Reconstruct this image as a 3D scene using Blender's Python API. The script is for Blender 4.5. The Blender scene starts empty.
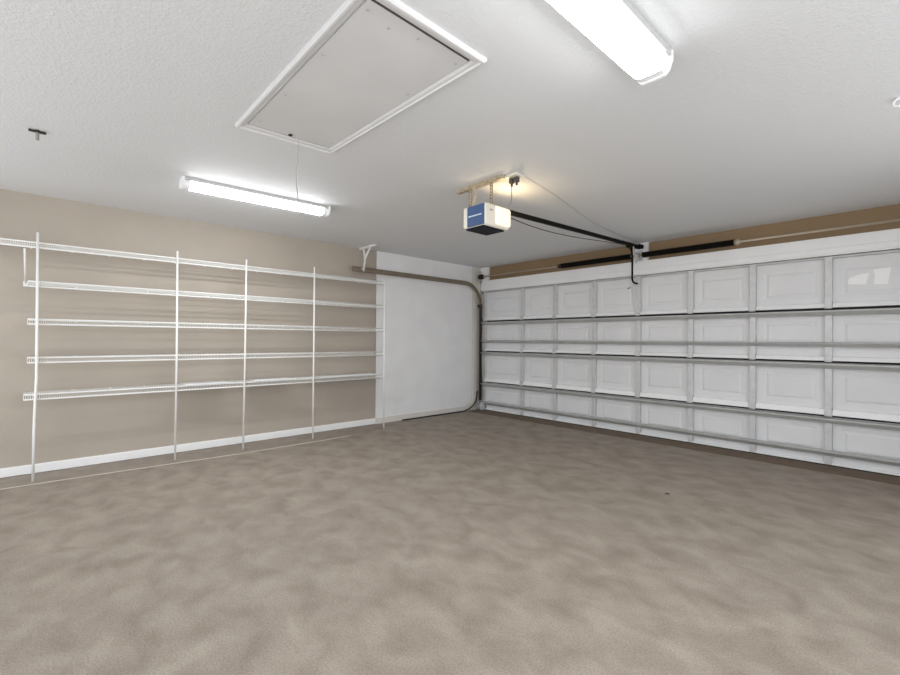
import bpy, bmesh, math, random
from mathutils import Vector, Matrix
random.seed(7)
SC = bpy.context.scene
COL = SC.collection
H = 2.566            # ceiling height
LIGHT = dict(WL=1.95, WU=1.85, A_side=11.0, A_low=62.0, A_end=0.12, B_side=2.4, B_low=50.0, B_end=0.10, opener=0.55, bulb=3.6)
ORG = {}             # object name -> world origin of its thing

# ------------------------------------------------------------------ materials
def mat(name, col, rough=0.5, metal=0.0, emit=None, estr=0.0, var=0.0, vscale=6.0,
        bump=0.0, bscale=60.0, bdetail=3.0, spec=0.5):
    m = bpy.data.materials.new(name); m.use_nodes = True
    nt = m.node_tree; b = nt.nodes['Principled BSDF']
    b.inputs['Base Color'].default_value = (*col, 1)
    b.inputs['Roughness'].default_value = rough
    b.inputs['Metallic'].default_value = metal
    b.inputs['Specular IOR Level'].default_value = spec
    if emit:
        b.inputs['Emission Color'].default_value = (*emit, 1)
        b.inputs['Emission Strength'].default_value = estr
    tc = nt.nodes.new('ShaderNodeNewGeometry')
    if var > 0:
        n = nt.nodes.new('ShaderNodeTexNoise'); n.inputs['Scale'].default_value = vscale
        n.inputs['Detail'].default_value = 4
        nt.links.new(tc.outputs['Position'], n.inputs['Vector'])
        r = nt.nodes.new('ShaderNodeValToRGB')
        r.color_ramp.elements[0].position = 0.35; r.color_ramp.elements[1].position = 0.65
        r.color_ramp.elements[0].color = (*[c * (1 - var) for c in col], 1)
        r.color_ramp.elements[1].color = (*[min(1, c * (1 + var)) for c in col], 1)
        nt.links.new(n.outputs['Fac'], r.inputs['Fac'])
        nt.links.new(r.outputs['Color'], b.inputs['Base Color'])
    if bump > 0:
        n2 = nt.nodes.new('ShaderNodeTexNoise'); n2.inputs['Scale'].default_value = bscale
        n2.inputs['Detail'].default_value = bdetail
        nt.links.new(tc.outputs['Position'], n2.inputs['Vector'])
        bp = nt.nodes.new('ShaderNodeBump'); bp.inputs['Strength'].default_value = bump
        bp.inputs['Distance'].default_value = 0.01
        nt.links.new(n2.outputs['Fac'], bp.inputs['Height'])
        nt.links.new(bp.outputs['Normal'], b.inputs['Normal'])
    return m

M = {}
M['wall_beige'] = mat('wall_beige_paint', (0.445, 0.39, 0.33), 0.6, var=0.03, vscale=2.2, bump=0.12, bscale=55)
M['wall_brown'] = mat('wall_darker_brown', (0.27, 0.183, 0.098), 0.6, var=0.03, vscale=2.2, bump=0.12, bscale=55)  # darker, browner base than the left wall
M['sheet'] = mat('white_wall_paint', (0.87, 0.87, 0.88), 0.55, var=0.025, vscale=3.0, bump=0.1, bscale=30)
M['cream'] = mat('cream_trim_paint', (0.74, 0.71, 0.66), 0.5, var=0.03, vscale=5)
M['trim'] = mat('white_trim_paint', (0.88, 0.88, 0.88), 0.4, var=0.02, vscale=4)
M['door'] = mat('door_steel_paint', (0.76, 0.76, 0.77), 0.5, var=0.02, vscale=3, bump=0.05, bscale=120)
M['stile'] = mat('galvanised_steel', (0.62, 0.62, 0.62), 0.42, metal=0.15, var=0.06, vscale=14)
M['strut'] = mat('galvanised_strut', (0.50, 0.50, 0.49), 0.42, metal=0.2, var=0.06, vscale=9)
M['ledge'] = mat('door_rail_paint', (0.92, 0.92, 0.92), 0.4)
M['rubber'] = mat('black_rubber', (0.012, 0.012, 0.012), 0.6)
M['black'] = mat('black_painted_steel', (0.007, 0.006, 0.005), 0.7, spec=0.12)
M['wire'] = mat('white_vinyl_wire', (0.88, 0.88, 0.86), 0.4)
M['pole'] = mat('white_pole_vinyl', (0.90, 0.90, 0.88), 0.4)
M['liner'] = mat('white_shelf_liner', (0.86, 0.87, 0.88), 0.35)
M['housing'] = mat('shaded_enamel', (0.55, 0.55, 0.55), 0.35)  # white enamel greyed so the light housings read as shaded
M['cap'] = mat('lit_end_cap', (0.85, 0.86, 0.87), 0.3, emit=(0.955, 0.98, 1.0), estr=0.12)
for k_ in 'AB':
    M['lens_side'+k_] = mat('lit_acrylic_lens_side', (0.9, 0.9, 0.9), 0.3, emit=(0.955, 0.98, 1.0), estr=LIGHT[k_+'_side'])
    M['lens_end'+k_] = mat('lit_acrylic_lens_end', (0.85, 0.86, 0.88), 0.3, emit=(0.955, 0.98, 1.0), estr=LIGHT[k_+'_end'])
    M['lens_low'+k_] = mat('lit_acrylic_lens_underside', (0.9, 0.9, 0.9), 0.3, emit=(0.955, 0.98, 1.0), estr=LIGHT[k_+'_low'])
M['opener'] = mat('opener_cream_plastic', (0.80, 0.76, 0.66), 0.4)
M['opener_lens'] = mat('opener_lit_lens', (0.9, 0.85, 0.7), 0.4, emit=(1.0, 0.86, 0.62), estr=LIGHT['opener'])
M['blue'] = mat('blue_label', (0.055, 0.105, 0.24), 0.5, spec=0.3)
M['bluewhite'] = mat('pale_line', (0.6, 0.7, 0.8), 0.4)
M['dark'] = mat('dark_base_plastic', (0.010, 0.011, 0.020), 0.6, spec=0.2)
M['iron'] = mat('hanger_iron', (0.50, 0.42, 0.30), 0.45, metal=0.4, var=0.15, vscale=40)
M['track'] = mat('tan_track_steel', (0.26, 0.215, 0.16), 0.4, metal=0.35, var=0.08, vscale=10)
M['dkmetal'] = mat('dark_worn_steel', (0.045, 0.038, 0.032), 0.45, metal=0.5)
M['shaft'] = mat('shaft_steel', (0.50, 0.43, 0.34), 0.4, metal=0.4)
M['hatch'] = mat('hatch_panel_paint', (0.71, 0.71, 0.71), 0.55, var=0.035, vscale=2.5)
M['dullscrew'] = mat('painted_screw', (0.54, 0.54, 0.53), 0.5)
M['casing'] = mat('hatch_casing_paint', (0.70, 0.70, 0.70), 0.45)
M['screw'] = mat('screw_steel', (0.45, 0.45, 0.44), 0.4, metal=0.6)
M['cord'] = mat('pull_cord', (0.40, 0.40, 0.39), 0.7)
M['greywire'] = mat('grey_wire', (0.30, 0.28, 0.26), 0.6)
M['paper'] = mat('paper_label', (0.95, 0.95, 0.94), 0.5)
M['red'] = mat('red_sticker', (0.14, 0.015, 0.012), 0.5)
M['seal'] = mat('pale_sealant', (0.56, 0.50, 0.43), 0.7)
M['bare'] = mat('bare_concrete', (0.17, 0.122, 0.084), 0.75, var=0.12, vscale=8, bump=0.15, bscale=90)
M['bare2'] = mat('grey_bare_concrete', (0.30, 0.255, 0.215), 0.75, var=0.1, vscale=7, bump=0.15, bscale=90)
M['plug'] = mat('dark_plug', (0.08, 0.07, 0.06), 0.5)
M['box'] = mat('outlet_box_cover', (0.80, 0.76, 0.66), 0.4)

def ceiling_material():
    m = bpy.data.materials.new('knockdown_ceiling_paint'); m.use_nodes = True
    nt = m.node_tree; b = nt.nodes['Principled BSDF']
    b.inputs['Base Color'].default_value = (0.76, 0.77, 0.78, 1)
    b.inputs['Roughness'].default_value = 0.7
    b.inputs['Specular IOR Level'].default_value = 0.25
    g = nt.nodes.new('ShaderNodeNewGeometry')
    n = nt.nodes.new('ShaderNodeTexNoise'); n.inputs['Scale'].default_value = 70
    n.inputs['Detail'].default_value = 2.5; n.inputs['Roughness'].default_value = 0.55
    nt.links.new(g.outputs['Position'], n.inputs['Vector'])
    r = nt.nodes.new('ShaderNodeValToRGB')
    r.color_ramp.elements[0].position = 0.42; r.color_ramp.elements[1].position = 0.62
    nt.links.new(n.outputs['Fac'], r.inputs['Fac'])
    bp = nt.nodes.new('ShaderNodeBump'); bp.inputs['Strength'].default_value = 0.24
    bp.inputs['Distance'].default_value = 0.006
    nt.links.new(r.outputs['Color'], bp.inputs['Height'])
    nt.links.new(bp.outputs['Normal'], b.inputs['Normal'])
    return m
M['ceiling'] = ceiling_material()

def floor_material():
    m = bpy.data.materials.new('mottled_sealed_concrete'); m.use_nodes = True
    nt = m.node_tree; b = nt.nodes['Principled BSDF']; L = nt.links.new
    g = nt.nodes.new('ShaderNodeNewGeometry')
    mp = nt.nodes.new('ShaderNodeMapping'); mp.inputs['Rotation'].default_value = (0, 0, math.radians(47))
    mp.inputs['Scale'].default_value = (0.9, 1.15, 1)
    L(g.outputs['Position'], mp.inputs['Vector'])
    n = nt.nodes.new('ShaderNodeTexNoise'); n.inputs['Scale'].default_value = 5.0
    n.inputs['Detail'].default_value = 4.5; n.inputs['Roughness'].default_value = 0.52
    n.inputs['Distortion'].default_value = 0.35
    L(mp.outputs['Vector'], n.inputs['Vector'])
    r = nt.nodes.new('ShaderNodeValToRGB')
    e = r.color_ramp.elements
    e[0].position = 0.30; e[0].color = (0.242, 0.201, 0.162, 1)
    e[1].position = 0.72; e[1].color = (0.362, 0.312, 0.260, 1)
    L(n.outputs['Fac'], r.inputs['Fac'])
    n2 = nt.nodes.new('ShaderNodeTexNoise'); n2.inputs['Scale'].default_value = 120
    n2.inputs['Detail'].default_value = 4
    L(g.outputs['Position'], n2.inputs['Vector'])
    r2 = nt.nodes.new('ShaderNodeValToRGB')
    r2.color_ramp.elements[0].position = 0.3; r2.color_ramp.elements[0].color = (0.80, 0.80, 0.80, 1)
    r2.color_ramp.elements[1].position = 0.7; r2.color_ramp.elements[1].color = (1.18, 1.18, 1.18, 1)
    L(n2.outputs['Fac'], r2.inputs['Fac'])
    mx = nt.nodes.new('ShaderNodeMix'); mx.data_type = 'RGBA'; mx.blend_type = 'MULTIPLY'
    mx.inputs[0].default_value = 1.0
    L(r.outputs['Color'], mx.inputs[6]); L(r2.outputs['Color'], mx.inputs[7])
    L(mx.outputs[2], b.inputs['Base Color'])
    b.inputs['Roughness'].default_value = 0.62
    b.inputs['Specular IOR Level'].default_value = 0.3
    bp = nt.nodes.new('ShaderNodeBump'); bp.inputs['Strength'].default_value = 0.12
    bp.inputs['Distance'].default_value = 0.004
    L(n2.outputs['Fac'], bp.inputs['Height']); L(bp.outputs['Normal'], b.inputs['Normal'])
    return m
M['floor'] = floor_material()

# ------------------------------------------------------------------ mesh helpers
def B(): return bmesh.new()
def box(bm, x0, x1, y0, y1, z0, z1, bev=0.0, seg=1):
    x0, x1 = sorted((x0, x1)); y0, y1 = sorted((y0, y1)); z0, z1 = sorted((z0, z1))
    v = [bm.verts.new(p) for p in ((x0,y0,z0),(x1,y0,z0),(x1,y1,z0),(x0,y1,z0),(x0,y0,z1),(x1,y0,z1),(x1,y1,z1),(x0,y1,z1))]
    f = [bm.faces.new([v[i] for i in q]) for q in ((0,3,2,1),(4,5,6,7),(0,1,5,4),(1,2,6,5),(2,3,7,6),(3,0,4,7))]
    if bev > 0:
        ed = set(e for ff in f for e in ff.edges)
        bmesh.ops.bevel(bm, geom=list(ed), offset=bev, segments=seg, profile=0.5, affect='EDGES')
    return bm
def tube(bm, pts, r, n=8, closed=False, cap=True):
    pts = [Vector(p) for p in pts]; rings = []; N = len(pts)
    up = None
    for i, p in enumerate(pts):
        a = pts[(i-1) % N] if (closed or i > 0) else p
        c = pts[(i+1) % N] if (closed or i < N-1) else p
        t = (c - a).normalized()
        if up is None:
            up = Vector((0,0,1)) if abs(t.z) < 0.9 else Vector((1,0,0))
        s = t.cross(up).normalized(); up = s.cross(t).normalized()
        rings.append([bm.verts.new(p + r*(math.cos(2*math.pi*k/n)*s + math.sin(2*math.pi*k/n)*up)) for k in range(n)])
    M_ = N if closed else N-1
    for i in range(M_):
        A, C = rings[i], rings[(i+1) % N]
        for k in range(n):
            f = bm.faces.new((A[k], A[(k+1)%n], C[(k+1)%n], C[k])); f.smooth = n >= 8
    if cap and not closed:
        bm.faces.new(rings[0][::-1]); bm.faces.new(rings[-1])
    return bm
def cyl(bm, a, b, r, n=16): return tube(bm, [a, b], r, n)
def prism(bm, prof, ax, a, b):
    """extrude a closed 2-D profile along axis ax from a to b; profile gives the two other axes in order"""
    def P(q, t):
        if ax == 0: return (t, q[0], q[1])
        if ax == 1: return (q[0], t, q[1])
        return (q[0], q[1], t)
    A = [bm.verts.new(P(q, a)) for q in prof]; C = [bm.verts.new(P(q, b)) for q in prof]
    n = len(prof)
    for i in range(n): bm.faces.new((A[i], A[(i+1)%n], C[(i+1)%n], C[i]))
    bm.faces.new(A[::-1]); bm.faces.new(C)
    return bm
def strip(bm, path, w, t, nrm):
    """flat bar of width w (in the path plane) and thickness t along nrm, following path"""
    path = [Vector(p) for p in path]; nrm = Vector(nrm); rings = []
    for i, p in enumerate(path):
        a = path[max(i-1,0)]; c = path[min(i+1,len(path)-1)]
        d = (c-a).normalized(); s = d.cross(nrm).normalized()
        rings.append([bm.verts.new(p + s*w/2*sx + nrm*t*sn) for sx, sn in ((-1,0),(1,0),(1,1),(-1,1))])
    for A, C in zip(rings, rings[1:]):
        for k in range(4): bm.faces.new((A[k], A[(k+1)%4], C[(k+1)%4], C[k]))
    bm.faces.new(rings[0][::-1]); bm.faces.new(rings[-1])
    return bm
def bez(p0, p1, p2, p3, n=12):
    out = []
    for i in range(n+1):
        t = i/n; u = 1-t
        out.append(tuple(u**3*a+3*u*u*t*b+3*u*t*t*c+t**3*d for a,b,c,d in zip(p0,p1,p2,p3)))
    return out

def part(name, bm, m, parent=None, label=None):
    org = ORG[parent.name] if parent else Vector((0,0,0))
    bmesh.ops.translate(bm, verts=bm.verts, vec=-org)
    bmesh.ops.recalc_face_normals(bm, faces=bm.faces)
    me = bpy.data.meshes.new(name); bm.to_mesh(me); bm.free()
    me.materials.append(m)
    o = bpy.data.objects.new(name, me); COL.objects.link(o)
    if parent: o.parent = parent
    ORG[o.name] = org
    if label: o['label'] = label
    return o
def thing(name, loc, label, cat, group=None):
    o = bpy.data.objects.new(name, None); COL.objects.link(o)
    o.empty_display_size = 0.1; o.location = loc
    o['label'] = label; o['category'] = cat
    if group: o['group'] = group
    ORG[o.name] = Vector(loc)
    return o
def solo(name, bm, m, loc, label, cat, group=None):
    """a thing that is one mesh, with its origin at loc"""
    bmesh.ops.translate(bm, verts=bm.verts, vec=-Vector(loc))
    bmesh.ops.recalc_face_normals(bm, faces=bm.faces)
    me = bpy.data.meshes.new(name); bm.to_mesh(me); bm.free(); me.materials.append(m)
    o = bpy.data.objects.new(name, me); COL.objects.link(o); o.location = loc
    o['label'] = label; o['category'] = cat
    if group: o['group'] = group
    ORG[o.name] = Vector(loc)
    return o
def struct(name, bm, m, label=None):
    o = part(name, bm, m); o['kind'] = 'structure'
    if label: o['label'] = label
    return o
def copy_tree(o, loc, label, parent=None):
    c = o.copy(); COL.objects.link(c)
    if parent: c.parent = parent
    else:
        c.location = loc; c['label'] = label
    for ch in list(o.children): copy_tree(ch, None, None, c)
    return c

# ------------------------------------------------------------------ the room
XR, YB = 6.35, -7.4
struct('floor', box(B(), -0.15, XR+0.15, YB, 0.45, -0.12, 0.0), M['floor'], 'mottled beige sealed concrete floor')
struct('ceiling', box(B(), -0.15, XR+0.15, YB, 0.25, H, H+0.12), M['ceiling'], 'white textured ceiling')
struct('wall_left', box(B(), -0.15, 0.0, YB, 0.15, 0.0, H), M['wall_beige'], 'beige wall behind the shelves')
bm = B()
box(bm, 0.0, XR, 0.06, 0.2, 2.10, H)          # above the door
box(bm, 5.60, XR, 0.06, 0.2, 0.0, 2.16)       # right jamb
struct('trim_11', box(B(), 0.006, 0.13, 0.061, 0.2, 0.0, 2.10), M['cream'], 'pale door jamb in the corner')
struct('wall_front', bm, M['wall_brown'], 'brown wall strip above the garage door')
struct('wall_right', box(B(), XR, XR+0.15, -1.2, 0.2, 0.0, H), M['wall_beige'])
# white painted stretch of the left wall
def rounded_sheet(y0, y1, z0, z1, r, x0, x1):
    prof = [(y0, z0), (y1-r, z0)]
    for i in range(1, 9):
        a = -math.pi/2 + i*math.pi/16
        prof.append((y1-r+r*math.cos(a), z0+r+r*math.sin(a)))
    prof += [(y1, z1), (y0, z1)]
    return prism(B(), prof, 0, x0, x1)
struct('trim_1', rounded_sheet(-2.225, -0.205, 0.088, H, 0.19, 0.0, 0.012), M['sheet'], 'white painted wall panel with a rounded lower corner')
struct('trim_2', box(B(), 0.0, 0.006, -2.225, 0.06, 0.0, H), M['cream'])
path = [(0.008, -2.225, 0.047), (0.008, -0.33, 0.047)]
for i in range(1, 9):
    a = -math.pi/2 + i*math.pi/16
    path.append((0.008, -0.33+0.20*math.cos(a), 0.247+0.20*math.sin(a)))
path += [(0.008, -0.13, 2.15)]
struct('trim_3', strip(B(), path, 0.088, 0.016, (1,0,0)), M['cream'], 'pale base trim that curves up into the corner')
bm = B()
box(bm, 0.0, 0.014, YB, -2.225, 0.006, 0.082, 0.003)
box(bm, 0.0, 0.010, YB, -2.225, 0.080, 0.088)
struct('baseboard_left', bm, M['trim'], 'white baseboard along the left wall')
# white header above the door, with its stop strip
bm = B()
box(bm, 0.0, 5.75, 0.0, 0.06, 2.136, 2.325, 0.003)
struct('trim_4', bm, M['trim'], 'white header board above the garage door')
bm = B(); box(bm, 0.05, 5.70, -0.014, 0.0, 2.150, 2.212, 0.003)
for x in (0.95, 1.6, 2.25, 3.5, 4.2, 4.86, 4.92):
    cyl(bm, (x, -0.014, 2.185), (x, -0.017, 2.185), 0.006, 8)
struct('trim_5', bm, M['trim'], 'thin white stop strip under the header board')
struct('trim_6', box(B(), 0.012, 0.200, 0.012, 0.06, 2.325, H, 0.002), M['trim'], 'white spring mounting board in the corner')
struct('trim_7', box(B(), 2.845, 3.045, 0.012, 0.06, 2.325, H, 0.002), M['trim'], 'white spring mounting board above the middle of the door')
# bare strips at the floor's edge
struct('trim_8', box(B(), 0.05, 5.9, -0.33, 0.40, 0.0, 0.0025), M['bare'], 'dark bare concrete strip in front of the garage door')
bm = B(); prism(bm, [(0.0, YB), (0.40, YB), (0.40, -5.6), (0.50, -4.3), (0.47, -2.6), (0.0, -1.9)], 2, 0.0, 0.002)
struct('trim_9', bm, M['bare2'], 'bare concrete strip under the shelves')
bm = B(); tube(bm, [(0.405, -7.2, 0.003), (0.415, -6.1, 0.003), (0.43, -5.6, 0.003), (0.50, -4.3, 0.003), (0.50, -3.5, 0.003), (0.47, -2.9, 0.002)], 0.0045, 6)
struct('trim_10', bm, M['seal'], 'pale edge line of the floor coating below the shelves')

# ------------------------------------------------------------------ garage door
door = bpy.data.objects.new('door_1', None); COL.objects.link(door)
door.location = (2.8, 0.02, 0.0); ORG['door_1'] = Vector(door.location)
door['kind'] = 'structure'
door['label'] = 'wide white sectional garage door with grey steel stiles and struts'
SX = [0.100, 0.946, 1.584, 2.251, 2.896, 3.549, 4.200, 4.855, 5.505]     # left edge of each stile
SW = [0.050] + [0.058]*8
X0, X1 = 0.085, 5.565
ZS = [(0.012, 0.490), (0.515, 1.044), (1.066, 1.582), (1.607, 2.128)]   # section bottom, top
SKY = 0.045           # y of the inner skin
LEDGE = {1: (0.515, 0.578), 2: (1.066, 1.110), 3: (1.607, 1.655)}
STRUT = {0: [(0.450, 0.490), (0.122, 0.163)], 1: [(1.004, 1.044)], 2: [(1.544, 1.582), (1.224, 1.255)], 3: []}
def skin(z0, z1):
    bm = B()
    dep = 0.006; cells = []
    xs = [X0] + SX[1:] + [X1]
    def quad(a, b, c, d): bm.faces.new([bm.verts.new(p) for p in (a, b, c, d)])
    def ringq(R1, y1, R2, y2):
        (a0,a1,b0,b1), (c0,c1,d0,d1) = R1, R2
        P = [(a0,y1,b0),(a1,y1,b0),(a1,y1,b1),(a0,y1,b1)]
        Q = [(c0,y2,d0),(c1,y2,d0),(c1,y2,d1),(c0,y2,d1)]
        for i in range(4): quad(P[i], P[(i+1)%4], Q[(i+1)%4], Q[i])
    for i in range(8):
        cx0 = xs[i] if i == 0 else xs[i]; cx1 = xs[i+1]
        gx0 = SX[i] + SW[i]; gx1 = SX[i+1]
        r0 = (cx0, cx1, z0, z1)
        r1 = (gx0+0.062, gx1-0.062, z0+0.112, z1-0.102)
        def ins(r, d): return (r[0]+d, r[1]-d, r[2]+d, r[3]-d)
        y = SKY
        ringq(r0, y, r1, y)
        ringq(r1, y, ins(r1,0.022), y+0.005)
        ringq(ins(r1,0.022), y+0.005, ins(r1,0.034), y+0.005)
        ringq(ins(r1,0.034), y+0.005, ins(r1,0.050), y-0.003)
        q = ins(r1, 0.050)
        quad((q[0],y-0.003,q[2]),(q[1],y-0.003,q[2]),(q[1],y-0.003,q[3]),(q[0],y-0.003,q[3]))
    # back sheet
    quad((X0,SKY+0.03,z0),(X1,SKY+0.03,z0),(X1,SKY+0.03,z1),(X0,SKY+0.03,z1))
    quad((X0,SKY,z1),(X1,SKY,z1),(X1,SKY+0.03,z1),(X0,SKY+0.03,z1))
    quad((X0,SKY,z0),(X1,SKY,z0),(X1,SKY+0.03,z0),(X0,SKY+0.03,z0))
    quad((X0,SKY,z0),(X0,SKY,z1),(X0,SKY+0.03,z1),(X0,SKY+0.03,z0))
    quad((X1,SKY,z0),(X1,SKY,z1),(X1,SKY+0.03,z1),(X1,SKY+0.03,z0))
    bmesh.ops.remove_doubles(bm, verts=bm.verts, dist=0.0002)
    return bm
SECN = ['lowest', 'second lowest', 'second from top', 'topmost']
secs = []
for k, (z0, z1) in enumerate(ZS):
    s = part('door_section', skin(z0, z1), M['door'], door, None)
    secs.append(s)
    for x, w in zip(SX, SW):
        bm = B(); box(bm, x, x+w, 0.0, SKY, z0+0.002, z1-0.004, 0.002)
        for zz in ((z0+z1)/2+0.02, z1-0.07, z0+0.09):
            cyl(bm, (x+w*0.5, 0.0, zz), (x+w*0.5, -0.002, zz), 0.005, 6)
        part('stile', bm, M['stile'], s)
    # bottom rail between stiles: a sloping ledge
    if k in LEDGE:
        a, b = LEDGE[k]
        for i in range(8):
            xa = SX[i]+SW[i]+0.004; xb = SX[i+1]-0.006 if i % 2 else SX[i+1]+0.0
            if i % 2 == 0: xb = SX[i+1]-0.002
            part('bottom_rail', prism(B(), [(SKY, b), (0.002, b-0.006), (-0.016, a+0.008), (-0.014, a), (SKY, a)], 0, xa, xb), M['ledge'], s, 'white folded rail along the section foot')
    if k == 0:
        part('bottom_rail', box(B(), X0, X1, 0.004, SKY, 0.012, 0.030), M['ledge'], s)
        bm = B(); box(bm, X0, X1, -0.004, SKY+0.03, 0.003, 0.013, 0.002)
        part('bottom_seal', bm, M['rubber'], s, 'dark rubber seal under the door')
    else:
        part('light_block_strip', box(B(), X0, X1, SKY+0.022, SKY+0.030, z0-0.030, z0+0.004), M['rubber'], s, 'dark strip added to block light in the joint between sections')  # black strip added behind the open joint to keep it dark
    if k == 3:
        part('top_rail', box(B(), X0, X1, 0.004, SKY, z1-0.022, z1, 0.002), M['strut'], s)
    for a, b in STRUT[k]:
        # folded bar: top flange, narrow nose, lower web sloping back to the stiles
        nose = b - 0.52*(b-a)
        prof = [(0.0, b), (-0.048, b-0.003), (-0.056, b-0.009), (-0.056, nose+0.003), (-0.053, nose-0.002),
                (-0.010, a-0.016), (0.0, a-0.017)]
        part('strut', prism(B(), prof, 0, X0-0.005, X1), M['strut'], s, 'grey horizontal reinforcing strut')
    if k in LEDGE:                                            # hinges over the seam
        a, b = LEDGE[k]
        for x, w in zip(SX, SW):
            bm = B(); xc = x + w/2
            box(bm, xc-0.030, xc+0.030, -0.020, 0.0, a-0.004, b+0.010, 0.0015)
            cyl(bm, (xc-0.030, -0.020, a-0.006), (xc+0.030, -0.020, a-0.006), 0.007, 8)
            for dx in (-0.019, 0.019):
                for dz in (0.014, 0.040): cyl(bm, (xc+dx, -0.020, a+dz), (xc+dx, -0.024, a+dz), 0.0045, 6)
            part('hinge', bm, M['stile'], s)
top = secs[3]
bm = B(); y = 0.0385
def quadplate(bm, P, y0, y1):
    A = [bm.verts.new((x, y0, z)) for x, z in P]; C = [bm.verts.new((x, y1, z)) for x, z in P]
    n = len(P)
    for i in range(n): bm.faces.new((A[i], A[(i+1)%n], C[(i+1)%n], C[i]))
    bm.faces.new(A[::-1]); bm.faces.new(C); return bm
part('sticker', quadplate(B(), [(5.025,1.835),(5.160,1.822),(5.185,1.935),(5.110,1.925),(5.035,1.895)], y, y+0.002), M['paper'], top, 'white paper label, left one of two')
part('sticker', quadplate(B(), [(5.215,1.818),(5.312,1.812),(5.338,1.972),(5.212,1.962),(5.225,1.90)], y, y+0.002), M['paper'], top, 'white paper label, right one of two')
part('sticker', quadplate(B(), [(2.755,1.966),(2.785,1.974),(2.815,1.984),(2.79,1.990),(2.765,1.982)], y, y+0.002), M['red'], top, 'small dark red sticker')
# roller bracket at the lower left corner
bm = B()
for x in (0.052, 0.128):
    cyl(bm, (x, -0.055, 0.075), (x+0.014, -0.055, 0.075), 0.070, 20)
    cyl(bm, (x-0.004, -0.055, 0.075), (x+0.018, -0.055, 0.075), 0.040, 16)
cyl(bm, (0.04, -0.055, 0.075), (0.17, -0.055, 0.075), 0.014, 10)
box(bm, 0.09, 0.15, -0.02, 0.03, 0.02, 0.16)
part('bottom_bracket', bm, M['stile'], secs[0], 'rounded bottom corner bracket with cable wheels')

# ------------------------------------------------------------------ left track with hanger
tr = thing('door_track', (0.085, -0.06, 0.0), 'tan steel door track bending along the white wall in the corner', 'track')
TX = 0.085
def arc_path(y0, R, ztop, y_v):
    p = [(TX, y0, ztop)]
    for i in range(0, 13):
        a = math.pi/2 - i*math.pi/24
        p.append((TX, y_v - R + R*math.cos(a), ztop - R + R*math.sin(a)))
    return p
hp = arc_path(-2.68, 0.40, 2.245, -0.065)
bm = B()
strip(bm, hp, 0.060, 0.003, (1,0,0))
for dz in (-0.029, 0.029):                          # the two rolled lips
    q = []
    for i, p in enumerate(hp):
        a = Vector(hp[max(i-1,0)]); c = Vector(hp[min(i+1,len(hp)-1)])
        d = (c-a).normalized(); s = d.cross(Vector((1,0,0))).normalized()
        q.append(Vector(p) + s*dz + Vector((0.012,0,0)))
    tube(bm, q, 0.008, 6)
part('horizontal_track', bm, M['track'], tr)
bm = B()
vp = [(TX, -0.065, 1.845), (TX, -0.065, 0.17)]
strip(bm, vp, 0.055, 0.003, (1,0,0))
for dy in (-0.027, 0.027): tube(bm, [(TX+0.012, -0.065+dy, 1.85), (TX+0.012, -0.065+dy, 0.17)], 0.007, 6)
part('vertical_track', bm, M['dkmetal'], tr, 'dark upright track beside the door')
for z in (1.62, 1.05, 0.52):
    bm = B(); box(bm, 0.045, 0.10, -0.05, 0.0, z-0.035, z+0.035, 0.003)
    cyl(bm, (0.075, -0.05, z), (0.075, -0.060, z), 0.012, 8)
    part('track_bracket', bm, M['dkmetal'], tr)
bm = B(); box(bm, 0.060, 0.100, -0.095, -0.02, 1.83, 1.90, 0.004)
cyl(bm, (0.06, -0.09, 1.865), (0.125, -0.09, 1.865), 0.024, 12)
part('roller', bm, M['dkmetal'], tr, 'dark roller at the end of the bend')
# hanger from the ceiling
hg = B()
box(hg, 0.000, 0.40, -2.515, -2.485, H-0.026, H, 0.002)
part('hanger_rail', hg, M['trim'], tr, 'white painted angle iron on the ceiling')
hg = B()
def bar(bm, a, b, w=0.038, t=0.006, n=(0,1,0)):
    return strip(bm, [a, b], w, t, n)
bar(hg, (0.105, -2.512, H-0.02), (0.150, -2.512, 2.385))
bar(hg, (0.300, -2.520, H-0.02), (0.150, -2.520, 2.385))
bar(hg, (0.145, -2.508, 2.410), (0.100, -2.508, 2.225))
for p in ((0.105,H-0.03),(0.295,H-0.035),(0.15,2.40),(0.102,2.26)):
    cyl(hg, (p[0], -2.522, p[1]), (p[0], -2.534, p[1]), 0.009, 8)
part('hanger_strut', hg, M['trim'], tr, 'white painted strap struts holding the track')

# ------------------------------------------------------------------ torsion springs
ty, tz = -0.085, 2.385
sp = thing('torsion_spring_assembly', (2.93, ty, tz), 'black torsion springs on a long tan shaft above the garage door', 'spring')
part('shaft', cyl(B(), (0.03, ty, tz), (5.72, ty, tz), 0.0125, 12), M['shaft'], sp, 'long tan steel shaft')
def coil(xa, xb):
    bm = B(); pts = []; n = int((xb-xa)/0.0125)
    cyl(bm, (xa, ty, tz), (xb, ty, tz), 0.030, 14)
    for i in range(n*8+1):
        a = i/8*2*math.pi; x = xa + (xb-xa)*i/(n*8)
        pts.append((x, ty+0.032*math.cos(a), tz+0.032*math.sin(a)))
    tube(bm, pts, 0.0058, 4)
    return bm
part('spring', coil(1.79, 2.86), M['black'], sp)
part('spring', coil(3.02, 4.07), M['black'], sp)
for x in (1.76, 4.10):
    bm = B(); cyl(bm, (x-0.03, ty, tz), (x+0.03, ty, tz), 0.030, 12); cyl(bm, (x-0.012, ty, tz), (x+0.012, ty, tz), 0.036, 8)
    part('winding_cone', bm, M['dkmetal'] if x < 2 else M['shaft'], sp)
bm = B()
box(bm, 2.900, 2.985, 0.004, 0.012, 2.33, 2.46, 0.002); box(bm, 2.935, 2.943, ty-0.03, 0.010, 2.335, 2.43, 0.001)
cyl(bm, (2.925, ty, tz), (2.953, ty, tz), 0.034, 14)
part('center_bracket', bm, M['stile'], sp, 'grey bearing bracket in the middle')
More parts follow.
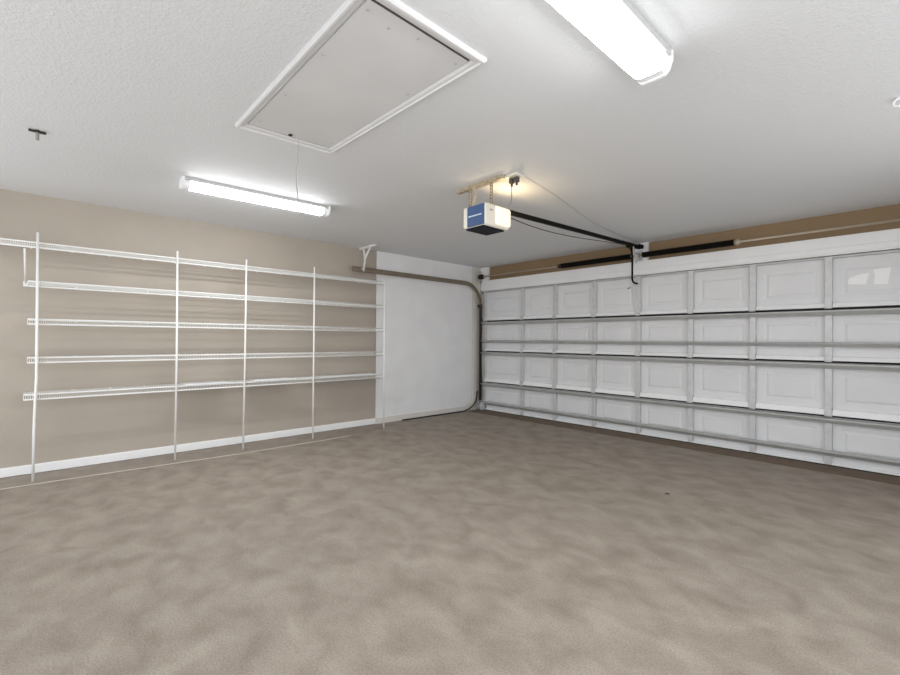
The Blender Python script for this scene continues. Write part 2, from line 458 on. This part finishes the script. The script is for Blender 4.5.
bm = B(); cyl(bm, (0.085, ty, tz), (0.145, ty, tz), 0.036, 20)
for x in (0.085, 0.138): cyl(bm, (x, ty, tz), (x+0.007, ty, tz), 0.046, 20)
part('cable_drum', bm, M['dkmetal'], sp, 'dark cable drum in the corner')
bm = B(); box(bm, 0.030, 0.036, -0.10, 0.012, 2.28, 2.50, 0.001); box(bm, 0.030, 0.060, 0.0, 0.012, 2.28, 2.50, 0.001)
part('bearing_plate', bm, M['stile'], sp)
bm = B(); cyl(bm, (0.145, ty-0.050, tz), (0.118, -0.03, 0.12), 0.003, 6)
part('lift_cable', bm, M['dkmetal'], sp)

# ------------------------------------------------------------------ opener
op = thing('garage_door_opener', (3.05, -3.14, 2.16), 'cream garage door opener with blue front and long black rail', 'door opener')
ox0, ox1, oy0, oy1, oz0, oz1 = 2.920, 3.180, -3.290, -2.985, 2.165, 2.362
bm = B(); box(bm, ox0, ox1, oy0, oy1, oz0+0.012, oz1, 0.022, 3)
part('motor_housing', bm, M['opener'], op)
bm = B(); box(bm, ox0+0.060, ox1-0.010, oy0-0.006, oy0+0.004, oz0+0.020, oz1-0.010, 0.003)
fp = part('front_panel', bm, M['blue'], op, 'blue front panel')
part('stripe', box(B(), ox0+0.078, ox1-0.035, oy0-0.0085, oy0-0.005, oz0+0.098, oz0+0.108), M['bluewhite'], fp, 'pale line across the blue panel')
bm = B(); box(bm, ox0+0.035, ox1-0.020, oy0+0.004, oy1-0.045, oz0, oz0+0.016, 0.005)
part('bottom_cover', bm, M['dark'], op, 'dark underside cover')
bm = B(); box(bm, ox1-0.06, ox1+0.014, oy0+0.115, oy1+0.012, oz0+0.030, oz1-0.004, 0.030, 4)
part('light_lens', bm, M['opener_lens'], op, 'warm glowing light lens on the side')
part('badge', box(B(), ox1-0.001, ox1+0.003, oy0+0.055, oy0+0.085, oz1-0.062, oz1-0.048), M['screw'], op)
# ceiling bar and straps
bm = B(); by = -3.205
box(bm, 2.775, 3.300, by-0.018, by-0.014, 2.535, H); box(bm, 2.775, 3.300, by-0.018, by+0.020, 2.532, 2.536)
for x in (2.83, 2.92, 3.03, 3.13, 3.24): cyl(bm, (x, by-0.020, 2.550), (x, by-0.025, 2.550), 0.010, 8)
part('ceiling_bar', bm, M['iron'], op, 'perforated angle iron on the ceiling')
def strap(x, z0, z1):
    bm = B(); w = 0.032; t = 0.004
    box(bm, x, x+t, by-w/2, by-w/2+0.008, z0, z1); box(bm, x, x+t, by+w/2-0.008, by+w/2, z0, z1)
    z = z0
    while z < z1:
        box(bm, x, x+t, by-w/2, by+w/2, z, min(z+0.012, z1)); z += 0.026
    return bm
part('hanger_strap', strap(2.926, 2.345, 2.535), M['iron'], op)
part('hanger_strap', strap(3.165, 2.345, 2.535), M['iron'], op)
bm = B(); strip(bm, [(2.985, by-0.02, 2.53), (3.01, by-0.02, 2.47), (2.97, by-0.02, 2.37)], 0.02, 0.004, (0,1,0))
part('hanger_strap', bm, M['iron'], op)
# rail
RA, RB = Vector((3.050, -2.99, 2.385)), Vector((2.958, -0.09, 2.505))
rd = (RB-RA).normalized()
bm = B(); strip(bm, [RA, RB], 0.034, 0.036, (0,0,1))
bmesh.ops.translate(bm, verts=bm.verts, vec=(0,0,-0.018))
part('rail', bm, M['black'], op, 'long black opener rail')
bm = B(); p0 = RA + Vector((0,0.02,-0.022)); p3 = RA + rd*2.55 + Vector((0,0,-0.020))
tube(bm, bez(p0, p0+Vector((-0.02,0.75,-0.100)), p3+Vector((0.03,-0.9,-0.065)), p3, 24), 0.0042, 6)
part('drive_chain', bm, M['dkmetal'], op, 'sagging drive chain below the rail')
bm = B(); c = RA + rd*2.70
box(bm, c.x-0.03, c.x+0.03, c.y-0.09, c.y+0.09, c.z-0.045, c.z+0.005, 0.006)
part('trolley', bm, M['black'], op)
bm = B()
tube(bm, [(c.x, c.y-0.02, c.z-0.03), (c.x-0.012, c.y+0.05, c.z-0.09), (c.x-0.025, -0.205, 2.32), (c.x-0.033, -0.190, 2.20), (c.x-0.040, -0.175, 2.07), (c.x-0.040,-0.150,2.036), (2.926, -0.100, 2.022), (2.926, -0.02, 2.022)], 0.0125, 8)
part('door_arm', bm, M['black'], op, 'bent black arm down to the door')
bm = B(); strip(bm, [(c.x+0.03, c.y-0.01, c.z-0.03), (c.x+0.012, -0.17, 2.27)], 0.03, 0.006, (1,0,0))
part('door_arm', bm, M['stile'], op, 'short straight arm link of grey steel')
bm = B(); box(bm, 2.900, 2.955, -0.030, 0.0, 1.985, 2.060, 0.004)
part('door_bracket', bm, M['stile'], op)
bm = B(); box(bm, 2.915, 2.995, -0.10, 0.012, 2.485, 2.535, 0.006)
part('header_bracket', bm, M['black'], op)

# outlet box with plugs, power cord, ceiling wire
ob = thing('outlet_box', (3.345, -3.13, H), 'cream ceiling outlet box with two plugs beside the opener', 'outlet')
bm = B(); box(bm, 3.275, 3.405, -3.185, -3.075, H-0.022, H, 0.006, 2)
part('cover', bm, M['box'], ob)
for x in (3.318, 3.368):
    bm = B(); prism(bm, [(x-0.016,-3.146),(x+0.016,-3.146),(x+0.016,-3.114),(x-0.016,-3.114)], 2, H-0.060, H-0.022)
    cyl(bm, (x, -3.13, H-0.085), (x, -3.13, H-0.058), 0.010, 8)
    part('plug', bm, M['plug'], ob)
pc = bez((3.318,-3.13,H-0.085), (3.318,-3.13,2.36), (3.30,-3.10,2.33), (3.20,-3.10,2.366), 16)
solo('power_cord', tube(B(), pc, 0.0045, 6), M['greywire'], (3.14,-3.10,2.366), 'grey power cord drooping from the outlet box to the opener', 'cord')
wp = [(3.40, -3.10, H-0.006), (3.30, -2.5, H-0.005), (3.16, -1.9, H-0.005), (3.05, -1.4, H-0.005), (2.98, -0.6, H-0.005), (2.96, -0.05, H-0.005)]
solo('sensor_wire', tube(B(), wp, 0.002, 6), M['cord'], (3.40,-3.10,H), 'thin grey wire stapled to the ceiling from outlet box to door header', 'wire')

# ------------------------------------------------------------------ ceiling lights
def ceiling_light(xn0, xn1, y0, y1, w, dep, hs, key, label):
    """wraparound fixture; xn0/xn1 = x of the +x side at y0/y1"""
    ang = math.atan2(xn1-xn0, y1-y0); Lh = math.hypot(xn1-xn0, y1-y0)/2
    cx, cy = (xn0+xn1)/2 - w/2, (y0+y1)/2
    t = thing('ceiling_light', (cx, cy, H), label, 'ceiling light', 'fluorescent ceiling lights')
    t.rotation_euler = (0, 0, -ang)
    h = w/2
    def P(nm, bm, m, lab=None):
        bmesh.ops.translate(bm, verts=bm.verts, vec=(cx, cy, H)); return part(nm, bm, m, t, lab)
    bm = B(); box(bm, -h, h, -Lh, Lh, -hs, 0.0, 0.002)
    P('housing', bm, M['housing'])
    prof = [(-h+0.008,-hs-0.001),(-h+0.006,-0.045),(-h+0.014,-dep+0.018),(-h+0.032,-dep+0.003),(0,-dep),(h-0.032,-dep+0.003),(h-0.014,-dep+0.018),(h-0.006,-0.045),(h-0.008,-hs-0.001)]
    bm = prism(B(), prof, 1, -Lh+0.012, Lh-0.012)
    for yy in (-Lh+0.055, Lh-0.055):
        bmesh.ops.bisect_plane(bm, geom=bm.verts[:]+bm.edges[:]+bm.faces[:], plane_co=(0, yy, 0), plane_no=(0, 1, 0))
    dif = P('diffuser', bm, M['lens_side'+key], 'glowing white acrylic diffuser')
    dif.data.materials.append(M['lens_low'+key])
    dif.data.materials.append(M['lens_end'+key])
    for f in dif.data.polygons:
        if abs(f.center.y) > Lh-0.056: f.material_index = 2; continue   # no tube behind the last few centimetres
        if f.normal.z < -0.6: f.material_index = 1     # the prismatic underside throws more light down
    cp = [(-h-0.003,-0.004),(-h-0.003,-0.047),(-h+0.012,-dep+0.015),(-h+0.031,-dep-0.002),(0,-dep-0.004),(h-0.031,-dep-0.002),(h-0.012,-dep+0.015),(h+0.003,-0.047),(h+0.003,-0.004)]
    for a, b in ((-Lh-0.004, -Lh+0.013), (Lh-0.013, Lh+0.004)):
        P('end_cap', prism(B(), cp, 1, a, b), M['cap'])
    return t
ceiling_light(1.500, 1.572, -5.050, -3.795, 0.135, 0.086, 0.030, 'A', 'long fluorescent ceiling light above the wire shelves, beyond the attic hatch')
ceiling_light(4.806, 4.806, -5.060, -3.815, 0.165, 0.105, 0.030, 'B', 'nearer fluorescent ceiling light, right of the attic hatch')

# ------------------------------------------------------------------ attic hatch
ah = thing('attic_hatch', (3.45, -4.70, H), 'white framed attic hatch with a hanging pull cord', 'attic hatch')
QO = [(2.696,-5.026), (2.734,-4.404), (4.190,-4.374), (4.200,-5.036)]
QI = [(2.766,-4.974), (2.796,-4.444), (4.130,-4.424), (4.138,-4.984)]
bm = B()
def lerp(a, b, t): return (a[0]+(b[0]-a[0])*t, a[1]+(b[1]-a[1])*t)
prof = [(0.0,0.0),(0.02,-0.014),(0.14,-0.021),(0.34,-0.022),(0.46,-0.013),(0.62,-0.015),(0.80,-0.012),(0.96,-0.004),(1.0,0.004)]
rings = []
for t_, dz in prof: rings.append([bm.verts.new((*lerp(QO[i], QI[i], t_), H+dz)) for i in range(4)])
for A, C in zip(rings, rings[1:]):
    for i in range(4): bm.faces.new((A[i], A[(i+1)%4], C[(i+1)%4], C[i]))
part('frame', bm, M['casing'], ah, 'white moulded casing')
bm = B(); cxy = (sum(p[0] for p in QI)/4, sum(p[1] for p in QI)/4)
PI_ = [(p[0]+(0.006 if p[0]<cxy[0] else -0.010), p[1]+(0.004 if p[1]<cxy[1] else -0.003)) for p in QI]
prism(bm, PI_, 2, H-0.006, H-0.001)
part('panel', bm, M['hatch'], ah)
for i, w_ in ((2, 0.026), (0, 0.010)):  # dark strips added as the shadow line at the hatch edges
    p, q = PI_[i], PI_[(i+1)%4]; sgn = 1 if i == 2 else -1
    part('gap_shade', prism(B(), [p, q, (q[0]+sgn*w_, q[1]), (p[0]+sgn*w_, p[1])], 2, H-0.004, H-0.001), M['plug'], ah, 'dark strip standing in for the shaded gap along the hatch edge')
for x, y in ((2.86,-4.93),(3.25,-4.94),(3.70,-4.95),(4.08,-4.95),(2.88,-4.48),(3.25,-4.475),(3.70,-4.465),(4.07,-4.46),(4.085,-4.70),(4.05,-4.83)):
    part('screw', cyl(B(), (x,y,H-0.006), (x,y,H-0.009), 0.007, 10), M['dullscrew'], ah)
bm = B(); box(bm, 2.800, 2.822, -4.735, -4.715, H-0.012, H-0.004)
part('latch', bm, M['dark'], ah, 'small dark latch at the hatch edge')
cx, cy = 2.875, -4.700
bm = B(); tube(bm, [(cx,cy,H-0.006),(cx,cy,2.45),(cx-0.004,cy-0.004,2.38),(cx-0.010,cy-0.008,2.30),(cx-0.006,cy-0.006,2.21),(cx-0.002,cy-0.002,2.15),(cx+0.004,cy+0.010,2.085),(cx+0.010,cy+0.018,2.045)], 0.0032, 6)
part('pull_cord', bm, M['cord'], ah, 'thin grey pull cord')

# ceiling hooks
hx, hy = 1.745, -5.915
hk = thing('ceiling_hook', (hx, hy, H), 'small dark T-shaped hook in the ceiling at far left', 'hook')
bm = B(); cyl(bm, (hx,hy,H), (hx,hy,H-0.006), 0.012, 10)
box(bm, hx-0.009, hx+0.009, hy-0.042, hy+0.042, H-0.016, H-0.004, 0.002)
part('plate', bm, M['dkmetal'], hk)
part('shank', tube(B(), [(hx,hy,H-0.010),(hx+0.002,hy,H-0.035),(hx,hy,H-0.062)], 0.009, 8), M['greywire'], hk)
rx, ry = 5.478, -2.52
bm = B(); cyl(bm, (rx,ry,H), (rx,ry,H-0.010), 0.014, 12)
pts = [(rx+0.020*math.sin(a), ry-0.01, H-0.028-0.020*math.cos(a)) for a in [i*2*math.pi/14 for i in range(14)]]
tube(bm, pts, 0.005, 6, closed=True)
solo('ceiling_ring', bm, M['trim'], (rx,ry,H), 'small white ring hook in the ceiling at the right edge', 'hook')

# ------------------------------------------------------------------ wire shelves
SD = 0.300                 # shelf depth
def wire_shelf(y0, y1, z, label, skip=()):
    t = thing('wire_shelf', (0.0, (y0+y1)/2, z), label, 'shelf', 'wire shelves on the left wall')
    # deck: cross wires that bend down over the front
    bm = B(); n = int(round((y1-y0)/0.0145)); lip = 0.046
    for i in range(n+1):
        y = y0 + (y1-y0)*i/n
        tube(bm, [(0.012,y,z-0.001),(SD-0.004,y,z-0.001),(SD,y,z-0.005),(SD,y,z-lip)], 0.0021, 4)
    part('wire_deck', bm, M['wire'], t)
    bm = B()
    for x in (0.012, 0.105, 0.20): tube(bm, [(x,y0,z-0.006),(x,y1,z-0.006)], 0.003, 6)
    part('deck_rod', bm, M['wire'], t)
    bm = B(); tube(bm, [(SD+0.002,y0,z-0.003),(SD+0.002,y1,z-0.003)], 0.0068, 8)
    part('front_rod', bm, M['wire'], t)
    bm = B(); tube(bm, [(SD+0.002,y0,z-lip),(SD+0.002,y1,z-lip)], 0.0068, 8)
    part('front_rod', bm, M['wire'], t)
    k = 0; y = y0+0.335
    while y < y1-0.05:
        bm = B(); box(bm, 0.0, 0.014, y-0.008, y+0.008, z-0.016, z+0.002, 0.002)
        part('wall_clip', bm, M['wire'], t); y += 0.287
    return t
Y0, Y1 = -5.968, -2.285
wire_shelf(YB+0.25, Y1, 2.080, 'topmost white wire shelf, running past the left edge')
s2 = wire_shelf(Y0, Y1, 1.741, 'second white wire shelf from the top')
for z, lab, dy in ((1.412, 'third white wire shelf from the top, the middle of five', 0), (1.077, 'fourth white wire shelf from the top, with nothing lying on it', 0), (0.757, 'lowest white wire shelf, holding white liner sheets', -0.02)):
    copy_tree(s2, (0.0, s2.location.y+dy, z), lab)
# brace under the top shelf
br = thing('shelf_brace', (0.0, -5.988, 1.72), 'white diagonal brace under the left part of the top shelf', 'brace')
BA, BB_ = (0.300, -5.992, 2.016), (0.014, -5.988, 1.740)
part('rod', tube(B(), [BA, BB_], 0.0075, 8), M['wire'], br)
bm = B(); box(bm, 0.0, 0.022, BB_[1]-0.016, BB_[1]+0.016, BB_[2]-0.028, BB_[2]+0.022, 0.004)
part('foot', bm, M['wire'], br)

# upright poles in front of the shelves
PX = SD + 0.020
zsh = (2.080, 1.741, 1.412, 1.077, 0.757)
def pole(pts, label):
    b = pts[-1]
    t = thing('shelf_pole', b, label, 'pole', 'upright shelf poles')
    part('tube', tube(B(), pts, 0.0098, 10), M['pole'], t)
    for z in zsh:
        if z > pts[0][2]: continue
        y = pts[0][1]
        for (a, c) in zip(pts, pts[1:]):
            if c[2] <= z <= a[2]: y = a[1] + (c[1]-a[1])*(a[2]-z)/(a[2]-c[2])
        bm = B(); box(bm, SD-0.008, PX+0.004, y-0.014, y+0.014, z-0.014, z+0.002, 0.003)
        part('clip', bm, M['pole'], t)
    return t
pole([(PX,-5.910,2.165),(PX,-5.908,0.90),(PX,-5.914,0.72),(PX,-5.920,0.45),(PX,-5.922,0.002)], 'leftmost white shelf pole, bowed near its foot')
pole([(PX,-4.853,2.150),(PX,-4.851,1.1),(PX,-4.856,0.002)], 'second white shelf pole from the left')
pole([(PX,-4.172,2.150),(PX,-4.178,1.1),(PX,-4.190,0.002)], 'third white shelf pole from the left')
pole([(PX,-3.352,2.160),(PX,-3.352,1.1),(PX,-3.356,0.002)], 'fourth white shelf pole from the left')
pole([(PX,-2.292,2.085),(PX,-2.290,1.1),(PX,-2.288,0.002)], 'rightmost white shelf pole, in front of the white wall panel')

# liner sheets lying on the lowest shelf
def liner(ya, yb, label, lift):
    z = 0.757 + 0.0038
    prof = [(0.02,z),(SD+0.0135,z),(SD+0.0135,z+lift),(SD+0.0095,z+lift),(SD+0.0095,z+0.004),(0.02,z+0.004)]
    bm = prism(B(), [(p[0], p[1]) for p in prof], 1, ya, yb)
    solo('shelf_liner', bm, M['liner'], ((0.15, (ya+yb)/2, z)), label, 'shelf liner', 'liner sheets on the lowest shelf')
liner(-4.77, -4.32, 'leftmost white liner sheet on the lowest wire shelf', 0.012)
liner(-4.07, -3.58, 'middle white liner sheet on the lowest wire shelf', 0.017)
liner(-3.26, -2.33, 'rightmost and longest white liner sheet on the lowest wire shelf', 0.014)

# black cable in the corner
cb = [(0.040,-1.75,0.008),(0.040,-1.0,0.008),(0.042,-0.42,0.010),(0.045,-0.30,0.035),(0.048,-0.20,0.085),(0.050,-0.135,0.15),(0.052,-0.105,0.24),(0.052,-0.100,0.34)]
solo('cable', tube(B(), cb, 0.012, 8), M['rubber'], (0.045,-0.3,0.0), 'black cable along the foot of the white wall panel and up the corner', 'cable')
# fleck on the floor
bm = B(); quadv = [(4.108,-2.10),(4.125,-2.107),(4.142,-2.098),(4.140,-2.086),(4.128,-2.090),(4.116,-2.088)]
prism(bm, quadv, 2, 0.0005, 0.006)
solo('debris_fleck', bm, M['dkmetal'], (4.128,-2.095,0.0), 'tiny dark fleck lying alone on the floor before the garage door', 'debris')

# ------------------------------------------------------------------ light
w = bpy.data.worlds.new('World'); SC.world = w; w.use_nodes = True
nt = w.node_tree; bg = nt.nodes['Background']          # added fill light through the unbuilt sides, lower half bright to lift the ceiling
tc = nt.nodes.new('ShaderNodeTexCoord'); sx = nt.nodes.new('ShaderNodeSeparateXYZ')
rp = nt.nodes.new('ShaderNodeMapRange'); rp.inputs['From Min'].default_value = -0.08; rp.inputs['From Max'].default_value = 0.08
mx = nt.nodes.new('ShaderNodeMix'); mx.data_type = 'RGBA'
WL, WU = LIGHT['WL'], LIGHT['WU']
mx.inputs[6].default_value = (WL*0.97, WL*0.98, WL, 1); mx.inputs[7].default_value = (WU*0.93, WU*0.97, WU, 1)
nt.links.new(tc.outputs['Generated'], sx.inputs[0]); nt.links.new(sx.outputs['Z'], rp.inputs['Value'])
nt.links.new(rp.outputs['Result'], mx.inputs[0]); nt.links.new(mx.outputs[2], bg.inputs['Color'])
bg.inputs['Strength'].default_value = 1.0
ld = bpy.data.lights.new('opener_bulb', 'POINT'); lo = bpy.data.objects.new('opener_bulb', ld); COL.objects.link(lo)
ld.energy = LIGHT['bulb']; ld.color = (1.0, 0.76, 0.44); ld.shadow_soft_size = 0.03
lo.location = (3.10, -2.915, 2.350)

# ------------------------------------------------------------------ camera
cd = bpy.data.cameras.new('camera'); cam = bpy.data.objects.new('camera', cd); COL.objects.link(cam)
cd.sensor_width = 36.0; cd.sensor_fit = 'HORIZONTAL'
cd.lens = 445.64/900*36.0; cd.clip_start = 0.05; cd.clip_end = 200
yaw, pit, rol = math.radians(47.25096), math.radians(0.33472), math.radians(0.37744)
cy_, sy_, cp_, sp_ = math.cos(yaw), math.sin(yaw), math.cos(pit), math.sin(pit)
F = Vector((-sy_*cp_, cy_*cp_, sp_)); R0 = Vector((cy_, sy_, 0)); U0 = R0.cross(F)
Rv = math.cos(rol)*R0 + math.sin(rol)*U0; Uv = -math.sin(rol)*R0 + math.cos(rol)*U0
mw = Matrix(((Rv.x, Uv.x, -F.x, 5.59949), (Rv.y, Uv.y, -F.y, -5.90039), (Rv.z, Uv.z, -F.z, 1.25121), (0,0,0,1)))
cam.matrix_world = mw
SC.camera = cam
SC.view_settings.view_transform = 'Standard'; SC.view_settings.look = 'None'
SC.view_settings.exposure = 0.0; SC.view_settings.gamma = 1.0
SC.view_settings.use_curve_mapping = False
